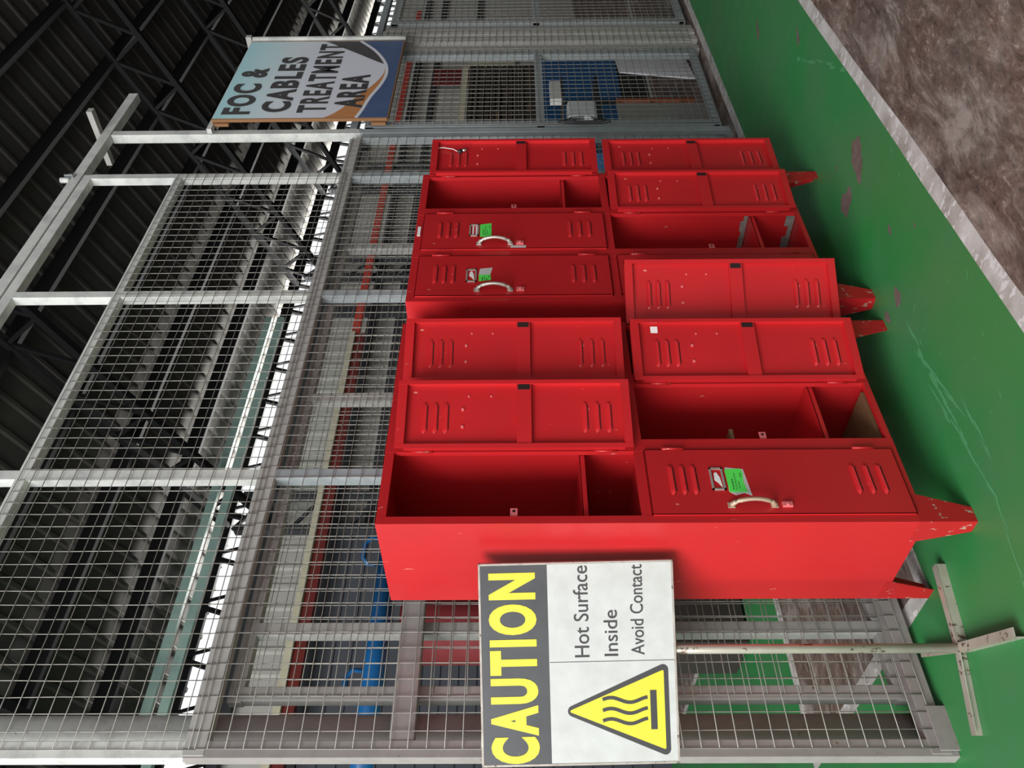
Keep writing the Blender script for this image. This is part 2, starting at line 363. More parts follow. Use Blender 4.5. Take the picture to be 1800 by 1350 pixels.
# red pipe and cream cable strip
M['redpipe'] = worn('red pipe paint', (0.62, 0.055, 0.03), (0.50, 0.04, 0.025), (0.3, 0.05, 0.03), 0.45, 4, 0.7, (10, 10, 10))
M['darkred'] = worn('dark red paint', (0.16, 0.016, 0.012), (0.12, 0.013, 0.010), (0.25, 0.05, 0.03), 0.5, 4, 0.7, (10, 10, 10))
M['cream'] = worn('cream cable tray', (0.62, 0.58, 0.42), (0.5, 0.46, 0.34), (0.3, 0.26, 0.18), 0.6, 6, 0.68, (20, 20, 20))
t = thing('red_pipe', 'long red pipe with a cream strip running along the light back wall', 'pipe', (0, 5.5, 3.5))
bm = BM(); box(bm, 7.0, 18.0, -.05, .05, .02, .12); obj('pipe', bm, M['redpipe'], t)
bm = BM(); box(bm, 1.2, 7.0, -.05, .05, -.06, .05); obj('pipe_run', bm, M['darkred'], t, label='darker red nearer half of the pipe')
bm = BM(); box(bm, 1.2, 7.0, -.09, .0, .055, .125); obj('cable_strip', bm, M['cream'], t, label='cream cable strip on top')
# dark slatted shutter
bm = BM(); z = 0.0
while z < 3.42:
    box(bm, 0.6, 4.0, 5.78, 5.80, z, z + .15); box(bm, 0.6, 4.0, 5.80, 5.815, z + .15, z + .18); z += .18
M['shutter'] = mat('blue grey shutter', (0.075, 0.08, 0.095), 0.5)
t = thing('roller_shutter', 'dark blue-grey slatted shutter in the back wall behind the left part of fence', 'shutter', (0, 0, 0)); obj('slats', bm, M['shutter'], t)
for xx in (1.5, 2.7):
    bm = BM(); box(bm, xx, xx + .10, 5.72, 5.78, 0, 3.42); obj('mullion', bm, mat('shutter mullion', (0.16, 0.165, 0.18), 0.5), t)

# ================================================================== FENCE
F = 0.60; PW = 0.05
GRID = 0.0572
def wires(bm, x0, x1, z0, z1, y, gx=GRID, gz=GRID, r=0.0018, wob=0.0):
    rr = random.Random(int(x0 * 100) + int(y * 1000))
    n = int(round((x1 - x0) / gx)); 
    for i in range(n + 1):
        x = x0 + (x1 - x0) * i / n; pts = []
        k = 6 if wob else 1
        for j in range(k + 1): pts.append((x + rr.uniform(-wob, wob), y + 0.002, z0 + (z1 - z0) * j / k))
        tube(bm, pts, r, 5)
    n = int(round((z1 - z0) / gz))
    for i in range(n + 1):
        z = z0 + (z1 - z0) * i / n; pts = []
        k = 10 if wob else 1
        for j in range(k + 1): pts.append((x0 + (x1 - x0) * j / k, y - 0.002, z + rr.uniform(-wob, wob)))
        tube(bm, pts, r, 5)
def post(parent, name, x0, x1, y0, y1, z0, z1, m_, label=None):
    bm = BM(); box(bm, x0, x1, y0, y1, z0, z1); return obj(name, bm, m_, parent, bevel=0.003, label=label)
fence = thing('mesh_fence', 'tall wire mesh fence in a white and grey steel frame behind the red lockers', 'fence', (-.457, F, 0))
fx = .457; fy = -F     # world to fence-local
def fpost(nm, x0, x1, y0, y1, z0, z1, m_, label=None): return post(fence, nm, x0 + fx, x1 + fx, y0 + fy, y1 + fy, z0, z1, m_, label)
fpost('post', -.457, -.400, F, F + .05, 0.0, 3.98, M['fence_end'], 'end post white above and taupe below')
for X in (.655, 1.822, 2.945): fpost('post', X, X + PW, F, F + PW, 0.03, 3.93, M['fence'])
fpost('rail', -.45, 2.99, F, F + PW, 3.925, 3.98, M['white'], 'white top rail')
fpost('rail', -.45, 2.99, F - .001, F + PW, 3.375, 3.42, M['white'], 'white rail at the top edge of the mesh')
fpost('rail', -.45, 3.395, F - .002, F + PW, 2.36, 2.43, M['lightgrey'], 'light grey middle rail where the two mesh sheets meet')
fpost('rail', -.40, .655, F + .003, F + PW, 1.705, 1.785, M['taupe'], 'taupe crossbar at the left end')
fpost('rail', -.45, 3.395, F - .002, F + PW, 0.022, 0.088, M['taupe'], 'taupe bottom rail')
bm = BM(); wires(bm, -.43 + fx, 2.975 + fx, 2.39, 3.40, -.006, wob=0.0016); obj('mesh_sheet', bm, M['galv'], fence, label='upper wire mesh sheet')
bm = BM(); wires(bm, -.43 + fx, 3.40 + fx, 0.055, 2.41, -.006, wob=0.0016); obj('mesh_sheet', bm, M['galv'], fence, label='lower wire mesh sheet')
bm = BM(); box(bm, -.44 + fx, -.30 + fx, -.012, -.004, 0.0, .06); obj('corner_plate', bm, M['taupe'], fence)
# second mesh layer just behind
gate = thing('mesh_gate', 'grey framed wire mesh gate standing close behind the tall fence', 'gate', (-.24, .68, 0))
gx, gy = .24, -.68
for X in (-.235, .005, 1.165, 2.33): post(gate, 'post', X + gx, X + .05 + gx, -.0, .045, 0.06, 2.36, M['lightgrey'])
for z0, z1 in ((2.31, 2.36), (.06, .10)): post(gate, 'rail', 0, 3.38 + gx, 0.001, .044, z0, z1, M['lightgrey'])
bm = BM(); wires(bm, .02, 3.38 + gx, .08, 2.34, -.006, wob=0.0018); obj('mesh_sheet', bm, M['galv'], gate)
# round column at the left end
bm = BM(); tube(bm, [(0, 0, 0), (0, 0, 5.4)], .072, 28)
tag(obj('round_column', bm, M['fence_end'], loc=(-.335, .745, 0)), 'round steel column at the left end of the mesh fence, white above and grey below', 'column')
# overhead beam
t = thing('overhead_beam', 'white square beam lying along the top of the mesh fence and running past it', 'beam', (0, F, 3.985))
bm = BM(); box(bm, -2.2, 4.04, -.005, .055, 0, .062); obj('beam', bm, M['white'], t, bevel=.003)
bm = BM(); tube(bm, [(2.93, .0, .06), (2.93, .0, .115)], .017, 14); obj('pipe_stub', bm, M['white'], t)
bm = BM(); box(bm, 2.958, 2.964, -.02, .02, .05, .10); box(bm, 2.945, 2.985, -.012, -.006, .04, .085); obj('bracket', bm, M['grey'], t)
# post that carries its far end
t = thing('steel_post', 'square post under the far end of the overhead beam, just right of the fence', 'post', (3.495, F + .03, 0))
bm = BM(); box(bm, -.028, .028, -.03, .03, 0, 3.983); obj('shaft', bm, M['fence'], t, bevel=.003)
bm = BM(); box(bm, -.025, .025, -.19, .19, 4.049, 4.085); obj('cross_piece', bm, M['lightgrey'], t)
bm = BM(); box(bm, -.09, -.035, -.03, .02, 0, 2.36); obj('side_post', bm, M['grey'], t)
# hanging sign -------------------------------------------------------
SY = .535
t = thing('hanging_sign', 'blue and white sign board with bold dark capitals hung high right of the fence', 'sign', (4.12, SY, 2.2))
sx = lambda X: X - 4.12
sz = lambda Z: Z - 2.2
def sign_mat():
    m_ = mat('sign print', (0.6, 0.65, 0.7), 0.35); nt = m_.node_tree; b = nt.nodes['Principled BSDF']
    tc = nt.nodes.new('ShaderNodeTexCoord'); s = nt.nodes.new('ShaderNodeSeparateXYZ'); nt.links.new(tc.outputs['Object'], s.inputs[0])
    n1 = nd(nt, 'ShaderNodeTexNoise', Scale=2.0, Detail=3.0); nt.links.new(tc.outputs['Object'], n1.inputs['Vector'])
    ad = nd(nt, 'ShaderNodeMath', operation='MULTIPLY_ADD'); nt.links.new(s.outputs[2], ad.inputs[0]); ad.inputs[1].default_value = 0.75; ad.inputs[2].default_value = 0.05
    c = ramp(nt, ad.outputs[0], [(0.40, (0.80, 0.82, 0.90)), (0.62, (0.78, 0.86, 0.92)), (0.78, (0.58, 0.84, 0.89)), (0.92, (0.40, 0.78, 0.84))])
    nt.links.new(c, b.inputs['Base Color']); return m_
bm = BM(); box(bm, sx(3.53), sx(4.70), -.009, .009, sz(2.20), sz(3.325)); obj('board', bm, sign_mat(), t)
bm = BM(); box(bm, sx(3.522), sx(3.53), -.010, .012, sz(2.195), sz(3.33)); box(bm, sx(3.522), sx(4.705), -.010, .012, sz(2.192), sz(2.20)); box(bm, sx(4.70), sx(4.706), -.010, .012, sz(2.195), sz(3.33))
box(bm, sx(3.50), sx(3.56), .01, .03, sz(3.22), sz(3.32)); box(bm, sx(3.50), sx(3.56), .01, .03, sz(2.21), sz(2.30)); obj('backing_edge', bm, mat('rusty board edge', (0.25, 0.12, 0.05), 0.8), t, label='brown wooden backing edge')
SF = -.0095
# curved bands printed along the foot of the sign
curve = [(3.545, 2.345), (3.63, 2.375), (3.80, 2.345), (3.98, 2.295), (4.135, 2.272), (4.28, 2.285), (4.42, 2.335), (4.55, 2.405), (4.695, 2.515)]
curve[0] = (3.531, 2.40)
def sm(pts, n=6):
    out = []
    for i in range(len(pts) - 1):
        p0, p1, p2, p3 = pts[max(0, i - 1)], pts[i], pts[i + 1], pts[min(len(pts) - 1, i + 2)]
        for k in range(n):
            u = k / n; out.append(tuple(0.5 * (2 * p1[j] + (p2[j] - p0[j]) * u + (2 * p0[j] - 5 * p1[j] + 4 * p2[j] - p3[j]) * u * u + (3 * p1[j] - p0[j] - 3 * p2[j] + p3[j]) * u ** 3) for j in (0, 1)))
    return out + [pts[-1]]
cv = sm(curve); navy, wl, org, dk = BM(), BM(), BM(), BM()
loc = lambda p: (sx(p[0]), sz(p[1]))
for a, b in zip(cv, cv[1:]):
    prism(navy, [loc(a), loc(b), (sx(b[0]), sz(2.201)), (sx(a[0]), sz(2.201))], SF - .001, SF)
stroke(wl, [loc(p) for p in cv], .022, SF - .001)
oc = [p for p in cv if p[0] < 4.27]
up = []
for i, p in enumerate(oc):
    u = i / (len(oc) - 1); up.append((p[0], p[1] + .012 + .20 * (1 - u) ** 1.6))
for (a, b), (c_, d_) in zip(zip(oc, oc[1:]), zip(up, up[1:])):
    if a[0] < b[0]: prism(org, [loc(a), loc(b), loc(d_), loc(c_)], SF - .0004, SF)
dc = [p for p in cv if p[0] > 4.28]
dn = [(p[0], p[1] + .26 * (i / (len(dc) - 1)) ** 0.75) for i, p in enumerate(dc)]
for (a, b), (c_, d_) in zip(zip(dc, dc[1:]), zip(dn, dn[1:])): prism(dk, [loc(a), loc(b), loc(d_), loc(c_)], SF - .0004, SF)
obj('navy_band', navy, worn('navy print', (0.065, 0.11, 0.24), (0.10, 0.15, 0.27), (0.35, 0.40, 0.48), 0.4, 3, 0.70, (30, 30, 9)), t, label='navy band along the foot of the sign')
obj('white_curve', wl, mat('sign white', (0.78, 0.80, 0.86), 0.4), t, label='white curved line')
obj('orange_curve', org, mat('sign orange', (0.60, 0.25, 0.09), 0.4), t, label='orange crescent')
obj('grey_curve', dk, mat('sign charcoal', (0.085, 0.08, 0.085), 0.4), t, label='charcoal crescent')
M['signink'] = mat('charcoal lettering', (0.055, 0.050, 0.052), 0.5)
for s_, a, b, z0, z1 in (('FOC &', 3.585, 4.255, 3.098, 3.285), ('CABLES', 3.61, 4.43, 2.850, 3.040), ('TREATMENT', 3.60, 4.645, 2.612, 2.798), ('AREA', 3.66, 4.14, 2.378, 2.567)):
    bm = BM(); text_into(bm, s_, sx(a), sx(b), sz(z0), sz(z1), SF - .0012, (0.031 if s_ == 'TREATMENT' else 0.042), space=1.19); obj('lettering', bm, M['signink'], t)
bm = BM(); tube(bm, [(sx(4.755), .0, sz(2.19)), (sx(4.755), .0, sz(3.33))], .024, 14); obj('hanger_pipe', bm, M['white'], t, label='white pipe along the right edge')
bm = BM(); box(bm, sx(3.44), sx(4.80), .012, .045, sz(3.315), sz(3.345)); obj('hanger_bar', bm, M['white'], t, label='white bar along the top edge')
bm = BM(); box(bm, sx(4.76), sx(4.80), -.02, .26, sz(3.345), sz(3.385)); obj('hanger_block', bm, M['lightgrey'], t)
# mesh doors to the right ---------------------------------------------
def mesh_door(x0, x1, label, x_extra):
    t = thing('mesh_door', label, 'door', (x0, F, 0))
    W_ = x1 - x0
    for X in (0, W_ - .07): post(t, 'stile', X, X + .07, .005, .05, .05, 2.36, M['grey'])
    for z0, z1 in ((2.30, 2.36), (1.185, 1.24), (.04, .09)): post(t, 'crossbar', .0, W_, .004, .051, z0, z1, M['grey'])
    bm = BM(); wires(bm, .01, W_ - .01, .055, 2.34, -.004, .0635, .0527, .0020, .002); obj('mesh_sheet', bm, M['galv'], t)
    return t
mesh_door(3.555, 4.69, 'grey steel mesh door with a crossbar, right of the lockers below the hanging sign', 0)
mesh_door(5.20, 6.60, 'farther grey steel mesh door at the right end of the fence line', 0)
t = thing('double_post', 'pair of grey posts between the two mesh doors', 'post', (4.95, F, 0))
for a, b, y0 in ((-.22, -.15, .02), (-.10, -.02, .0), (.03, .10, .0), (.16, .22, .02)): post(t, 'upright', a, b, y0, y0 + .06, 0, 2.40, M['lightgrey'])
bm = BM(); wires(bm, -.24, .24, .06, 2.36, -.004, .0635, .0527, .0020, .002); obj('mesh_strip', bm, M['galv'], t)
bm = BM(); box(bm, 3.53, 6.6, F, F + .05, 2.405, 2.45); tag(obj('lintel_rail', bm, M['grey']), 'grey rail running above the two mesh doors on the right', 'beam')
# cable loop on the post
bm = BM()
for k in range(3):
    pts = [(3.56 + .030 * math.cos(u) + .012 * k, .582 - .004 * k, .93 + .17 * math.sin(u) * (1 - .2 * k)) for u in [i * .35 for i in range(18)]]
    tube(bm, pts, .003, 5)
tag(obj('black_cable', bm, M['black']), 'thin black cable looped over the post beside the far mesh door', 'cable')

# ================================================================== LOCKERS
DT, DW = .020, .254
CX = [.027, .331, .635]; ZT, ZB = (.997, 1.770), (.170, .967)
LW, LD, LH, LL = .9136, .4353, 1.80, .1514
def louvre(bm, x0, x1, z, y, s, depth=.006, h=.009):
    """pressed vent: a long rounded bump with a dark slit along one edge; s = outward sign along y"""
    n = 10; rows = []
    prof_ = [(-h, 0), (-h * .5, .8), (h * .3, 1.0), (h, .55), (h, 0)]
    for i in range(n + 1):
        u = i / n; xx = x0 + (x1 - x0) * u
        k = min(1, math.sin(math.pi * min(max(u, .0), 1)) * 3.2) ** .5 if 0 < u < 1 else 0
        rows.append([bm.verts.new((xx, y + s * depth * d * k, z + a * (0.55 + .45 * k))) for a, d in prof_])
    for a, b in zip(rows, rows[1:]):
        for j in range(len(prof_) - 1):
            f = bm.faces.new((a[j], a[j + 1], b[j + 1], b[j])); f.smooth = True
    box(bm, x0 + .012, x1 - .012, y + s * depth * .15 - .0004, y + s * depth * .15 + .0004, z - h * 1.25, z - h * 1.0, 1)
def make_door(parent, xh, z0, z1, phi, label, holes=True):
    """hinge at local origin; the leaf runs to -x when shut; inner side faces +y"""
    H = z1 - z0; d = BM()
    box(d, -DW, 0, 0, .0018, 0, H)
    if phi:
        for a, b, c_, e in ((-DW, -DW + .014, 0, H), (-.016, 0, 0, H), (-DW, 0, H - .030, H), (-DW, 0, 0, .027)):
            box(d, a, b, .0015, DT - (.0008 if e - c_ < .1 else 0), c_, e)
        zc = H - .395
        box(d, -DW + .014, -.016, .0015, .017, zc - .048, zc)
        box(d, -DW + .016, -DW + .036, .017, .0176, zc - .044, zc - .004, 1)
        for zz in (H - .090, H - .125, H - .160, .150, .110, .072): louvre(d, -DW + .075, -.062, zz, .0018, 1)
        for a, b in ((-.20, .235), (-.20, .310), (-.15, .215), (-.085, .215)):      # bent tabs and screw holes
            zz = H - b
            if a < -.19: tube(d, [(a, .002, zz), (a, .0045, zz)], .0035, 8, 2)
            else: box(d, a - .004, a + .004, .0018, .006, zz - .005, zz + .003, 2)
    else:
        for a, b, c_, e in ((-DW, -DW + .002, 0, H), (-.002, 0, 0, H), (-DW, 0, H - .002, H), (-DW, 0, 0, .002)): box(d, a, b, 0, .018, c_, e)
        for zz in (H - .073, H - .108, H - .143, .149, .108, .068): louvre(d, -DW + .072, -.062, zz, 0, -1)
    bmesh.ops.recalc_face_normals(d, faces=d.faces[:])
    o = obj('door', d, [M['red'], M['slot'], M['pinkred']], parent, bevel=.0012, loc=(xh, -.0075, z0), rot=(0, 0, phi), label=label)
    for zz in (H * .885, H * .115):
        h = BM(); tube(h, [(.003, -.001, zz - .035), (.003, -.001, zz + .035)], .0045, 10)
        obj('hinge', h, M['red_leg'], o)
    return o
def handle(door, H, zt, zb, m_):
    h = BM(); n = 12; pts = []; rr = []
    for i in range(n + 1):
        u = i / n; pts.append((-DW + .031 , -.004 - .030 * math.sin(math.pi * u) ** .55, zt + (zb - zt) * u)); rr.append(.0085 - .002 * math.sin(math.pi * u))
    tube(h, pts, rr, 10); box(h, -DW + .021, -DW + .041, -.004, 0, zt - .012, zt + .010); box(h, -DW + .021, -DW + .041, -.004, 0, zb - .010, zb + .012)
    obj('handle', h, m_, door, bevel=.0015)
def holder(door, x0, x1, z0, z1, torn=False):
    h = BM(); b = .006
    for q in ((x0, x1, z0, z0 + b), (x0, x1, z1 - b, z1), (x0, x0 + b, z0, z1), (x1 - b, x1, z0, z1)): box(h, q[0], q[1], -.004, 0, q[2], q[3])
    o = obj('card_holder', h, M['holder'], door)
    h = BM()
    if torn: prism(h, [(x0 + .008, z0 + .008), (x0 + .05, z0 + .012), (x0 + .07, z0 + .02), (x1 - .02, z1 - .014), (x0 + .04, z1 - .012), (x0 + .03, z0 + .02)], -.0012, 0)
    else:
        for q in (.25, .6): box(h, x0 + .010, x1 - .010, -.001, 0, z0 + (z1 - z0) * q - .003, z0 + (z1 - z0) * q + .003)
    obj('card', h, M['paper'], o)
def sticker(door, poly, scrawl=True, back=None):
    h = BM()
    if back: prism(h, back, -.0006, 0, 1)
    prism(h, poly, -.0012, 0 if not back else -.0006, 0)
    xs_ = [p[0] for p in poly]; zs_ = [p[1] for p in poly]; x0, x1, z0, z1 = min(xs_), max(xs_), min(zs_), max(zs_)
    if scrawl:
        w_, hh = x1 - x0, z1 - z0
        # hand-written strokes on the tag
        for r_, (a, b, th) in enumerate(((.10, .55, .0022), (.10, .80, .0016), (.15, .45, .0012), (.6, .8, .0012))):
            zz = z1 - hh * (.30 + .17 * r_); k = 14
            stroke(h, [(x0 + w_ * (a + (b - a) * i / k), zz + hh * .045 * math.sin(i * 2.3 + r_)) for i in range(k + 1)], th, -.0012, .0003, 2)
    obj('sticker', h, [M['green_paper'], M['papergrey'], M['ink']], door, label='bright green paper sticker')
def make_locker(label, loc, phis, phi_label):
    t = thing('locker', label, 'locker', loc)
    b = BM(); T = .003
    box(b, 0, T, .018, LD, LL, LH); box(b, LW - T, LW, .018, LD, LL, LH); box(b, T, LW - T, LD - T, LD, LL, LH)
    box(b, T, LW - T, .018, LD - T, LH - T, LH); box(b, T, LW - T, .018, LD - T, LL, LL + T)
    # front frame
    fr = [(0, CX[0]), (CX[0] + DW, CX[1]), (CX[1] + DW, CX[2]), (CX[2] + DW, LW)]
    for a, c_ in fr: box(b, a, c_, 0, .018, LL, LH)
    for a, c_ in ((LL, ZB[0]), (ZB[1], ZT[0]), (ZT[1], LH)): box(b, .002, LW - .002, .0006, .0174, a + (.0006 if a == LL else 0), c_ - (.0006 if c_ == LH else 0))
    for i in (0, 1):                                                       # partitions between the columns
        xm = (CX[i] + DW + CX[i + 1]) / 2; box(b, xm - .0015, xm + .0015, .01, LD, LL, LH)
    box(b, T, LW - T, .01, LD, .9815, .9845)
    obj('body', b, M['red'], t)
    for i in range(3):
        for (z0, z1), zs_ in ((ZT, 1.171), (ZB, .359)):
            b = BM(); x0 = 0.004 if i == 0 else (CX[i - 1] + DW + CX[i]) / 2 + .002; x1 = LW - .004 if i == 2 else (CX[i] + DW + CX[i + 1]) / 2 - .002
            box(b, x0, x1, .022, LD - .004, zs_ - .002, zs_); box(b, x0, x1, .022, .024, zs_ - .016, zs_)
            obj('shelf', b, M['red'], t)
            b = BM(); zl = z0 + (.386 if z0 > .5 else .397)
            box(b, CX[i] + .001, CX[i] + .004, .002, .016, zl - .010, zl + .010)
            box(b, CX[i] + .001, CX[i] + .032, .0035, .0055, zl - .011, zl + .011)
            tube(b, [(CX[i] + .021, .0032, zl), (CX[i] + .021, .0026, zl)], .005, 10, 1)
            obj('strike_tab', b, [M['pinkred'], M['slot']], t)
    for i, (X, Y, sx_, sy_) in enumerate(((0, 0, 1, 1), (LW, 0, -1, 1), (0, LD, 1, -1), (LW, LD, -1, -1))):
        b = BM(); e = .0025
        # folded corner plate, tapering to the foot: face across and face along
        p = [(X, LL + .02), (X + sx_ * .10, LL + .02), (X + sx_ * .10, LL - .004), (X + sx_ * .052, 0), (X, 0)]
        prism(b, p, Y - sy_ * .0008, Y + sy_ * e)
        q = [(Y, LL + .02), (Y + sy_ * .10, LL + .02), (Y + sy_ * .10, LL - .004), (Y + sy_ * .052, 0), (Y, 0)]
        va = [b.verts.new((X - sx_ * .0008, a, z)) for a, z in q]; vb = [b.verts.new((X + sx_ * e, a, z)) for a, z in q]
        b.faces.new(va); b.faces.new(vb[::-1])
        for k in range(5): b.faces.new((va[(k + 1) % 5], va[k], vb[k], vb[(k + 1) % 5]))
        obj('leg', b, M['red_leg'], t)
    doors = {}
    for i in range(3):
        for nm, (z0, z1) in (('t', ZT), ('b', ZB)):
            ph = phis.get((i, nm), 0)
            doors[(i, nm)] = make_door(t, CX[i] + DW - .001, z0 + .002, z1 - .002, R(ph), phi_label.get((i, nm)))
    for k, d in doors.items():
        if not phis.get(k, 0) and (k != (2, 't')):
            H = (ZT[1] - ZT[0] if k[1] == 't' else ZB[1] - ZB[0]) - .004
            handle(d, H, H - .240, H - .372, M['bronze'] if k[1] == 'b' else M['alu'])
            lt = BM(); box(lt, -DW + .024, -DW + .040, -.008, 0, H - .425, H - .395); tube(lt, [(-DW + .030, -.006, H - .41), (-DW + .030, -.014, H - .41)], .0055, 10); obj('latch', lt, M['pinkred'], d)
    return t, doors
L1, d1 = make_locker('red six-door steel locker, nearer one, beside the caution sign stand', (0, 0, 0),
                     {(0, 't'): 166, (1, 't'): 162, (1, 'b'): 165, (2, 'b'): 150},
                     {(0, 't'): 'upper near door swung wide open showing its inside', (0, 'b'): 'lower near door shut, with handle and green sticker'})
L2, d2 = make_locker('red six-door steel locker, farther one, two green-stickered doors shut in its top row', (1.0215, -.018, 0),
                     {(1, 'b'): 172, (2, 't'): 174, (2, 'b'): 175.5}, {})
H = ZB[1] - ZB[0] - .004; d = d1[(0, 'b')]
holder(d, -.165, -.078, H - .236, H - .194, True)
sticker(d, [(-.172, H - .245), (-.084, H - .243), (-.080, H - .292), (-.096, H - .298), (-.130, H - .294), (-.172, H - .300)], True, [(-.185, H - .262), (-.170, H - .244), (-.075, H - .246), (-.082, H - .302), (-.186, H - .312), (-.176, H - .290)])
H = ZT[1] - ZT[0] - .004
d = d2[(1, 't')]; holder(d, -.168, -.086, H - .238, H - .198); sticker(d, [(-.172, H - .244), (-.086, H - .242), (-.076, H - .290), (-.170, H - .292)])
h = BM(); box(h, -.250, -.236, -.001, 0, H - .435, H - .372); obj('tape', h, M['papergrey'], d, label='strip of worn silver tape')
d = d2[(0, 't')]; holder(d, -.172, -.092, H - .238, H - .196, True); sticker(d, [(-.168, H - .248), (-.128, H - .246), (-.126, H - .292), (-.160, H - .296)], True, [(-.128, H - .246), (-.088, H - .250), (-.080, H - .300), (-.126, H - .292)])
# labels inside open doors
d = d1[(1, 'b')]; h = BM(); box(h, -.232, -.205, .0018, .0026, H - .075, H - .050); obj('paper_label', h, M['paper'], d, label='small white paper label')
d = d2[(2, 't')]; h = BM(); box(h, -.195, -.140, .0018, .0026, H - .44, H - .415); obj('paper_label', h, M['paper'], d, label='small white printed label')
h = BM(); tube(h, [(-.20, .006, H + .002), (-.20, .012, H - .05), (-.185, .014, H - .10), (-.168, .010, H - .125)], .0018, 6); obj('white_strap', h, M['paper'], d, label='thin white plastic tie')
h = BM(); tube(h, [(-.166, .010, H - .122), (-.176, .012, H - .142)], .009, 10); tube(h, [(-.176, .012, H - .142), (-.180, .013, H - .162)], .007, 10, 1); obj('lock_barrel', h, [M['black'], M['chrome']], d)
h = BM(); box(h, .43, .495, -.003, -.0005, 1.777, 1.790); obj('white_mark', h, M['paper'], L2)
# peeled corners in the farther locker's open lower compartment
x0 = .310; x1 = .606
for z0, dz, sd in ((.360, .032, 1), (.1555, .040, 2)):
    h = BM()
    r_ = random.Random(sd); n = 14
    for i in range(n):
        a, b_ = .03 + (LD - .05) * i / n, .03 + (LD - .05) * (i + 1) / n
        h1 = dz * r_.uniform(.5, 1.0); v = [(x1 - .0006, a, z0 + .001), (x1 - .0006, b_, z0 + .001), (x1 - .0006, b_, z0 + h1), (x1 - .0006, a, z0 + h1)]
        h.faces.new([h.verts.new(p) for p in v])
    for i in range(n):
        a, b_ = x0 + (x1 - x0) * i / n, x0 + (x1 - x0) * (i + 1) / n; h1 = dz * r_.uniform(.5, 1.0)
        h.faces.new([h.verts.new(p) for p in ((a, LD - .0036, z0 + .001), (b_, LD - .0036, z0 + .001), (b_, LD - .0036, z0 + h1), (a, LD - .0036, z0 + h1))])
    obj('peeled_patch', h, M['peel'], L2, label='grey peeled paint in the corners of the open lower compartment')
# plywood in the nearer locker
b = BM(); box(b, -.126, .126, -.18, .18, 0, .012)
o = obj('plywood_board', b, M['ply'], bevel=.001, loc=(.458, .225, .1548)); tag(o, 'brown plywood sheet lying on the floor of the open lower locker compartment', 'board')
b = BM(); box(b, .309, .40, .03, .28, .652, .664); obj('ledge', b, M['ply'], L1, label='small brown plywood ledge in the open lower compartment')

# ================================================================== CAUTION SIGN
st = thing('sign_stand', 'floor-standing white caution sign on a silver pole left of the red lockers', 'sign', (-.236, .327, 0), (0, 0, R(-40.6)))
bm = BM(); tube(bm, [(0, 0, .01), (0, 0, 1.40)], .0145, 18); obj('pole', bm, M['whitepole'], st)
iw = st.matrix_basis.inverted() if False else Matrix.Rotation(R(40.6), 4, 'Z')
for (px, py) in ((.020, .268), (-.465, .420), (-.350, .020), (-.136, .553)):
    v = iw @ Vector((px + .236, py - .327, 0)); L = v.length; a = math.atan2(v.y, v.x)
    b = BM(); e = .0035
    box(b, .008, L, -.014, .014, .029, .029 + e); box(b, .008, L, -.014, -.014 + e, .0005, .031)
    obj('foot', b, M['whitepole'], st, rot=(0, 0, a))
pn = thing('tmp', '', ''); del pn['label']; del pn['category']
bpy.data.objects.remove(pn)
PWD, PHT = .604, .596
off = iw @ Vector((-.2625 + .236, .3475 - .327, 0))
b = BM(); hw, hh = PWD / 2, PHT / 2
box(b, -hw + .002, hw - .002, -.004, .004, -hh + .002, hh - .002)
pm = worn('white sign face', (0.55, 0.56, 0.55), (0.48, 0.485, 0.47), (0.30, 0.25, 0.20), 0.35, 14, 0.735, (30, 30, 30))
panel = obj('panel', b, pm, st, loc=(off.x, -.022, 1.191), rot=(0, R(-1.1), 0))
b = BM()
for q in ((-hw, hw, -hh, -hh + .006), (-hw, hw, hh - .006, hh), (-hw, -hw + .006, -hh, hh), (hw - .006, hw, -hh, hh)): box(b, q[0], q[1], -.0055, .022, q[2], q[3])
obj('frame', b, worn('grimy frame', (0.45, 0.41, 0.37), (0.30, 0.26, 0.23), (0.12, 0.08, 0.06), 0.5, 20, 0.64, (60, 60, 60), metal=.2), panel)
PF = -.0042
sxp = lambda y_: hw - (y_ - 986.0) / 357.0 * PWD
szp = lambda x_, y_=1160: hh - (x_ - 838.0 - (y_ - 986) / 357 * 4) / 343.0 * PHT
b = BM(); box(b, -hw + .006, hw - .006, PF - .0008, PF, szp(961), hh - .006)
obj('header', b, worn('charcoal header', (0.042, 0.043, 0.049), (0.060, 0.062, 0.068), (0.3, 0.3, 0.3), 0.4, 6, 0.74, (40, 40, 40)), panel, label='charcoal header strip')
M['yellow'] = worn('yellow print', (0.72, 0.64, 0.030), (0.66, 0.58, 0.04), (0.6, 0.5, 0.1), 0.4, 8, 0.72, (40, 40, 40))
b = BM(); text_into(b, 'CAUTION', sxp(1338), sxp(1003), szp(941), szp(857), PF - .0008, .047, space=1.2); obj('lettering', b, M['yellow'], panel, label='bold yellow word CAUTION')
for s_, ya, yb, xb, xt in (('Hot Surface', 1155, 993, 1032, 1006), ('Inside', 1154, 1073, 1082, 1058), ('Avoid Contact', 1153, 993, 1128, 1105)):
    b = BM(); text_into(b, s_, sxp(ya), sxp(yb), szp(xb, ya), szp(xt, ya), PF, .002); obj('lettering', b, M['inkgrey'], panel)
b = BM(); box(b, sxp(1163) - .0008, sxp(1163) + .0008, PF - .0005, PF, -hh + .006, szp(962)); obj('divider_line', b, M['inkgrey'], panel)
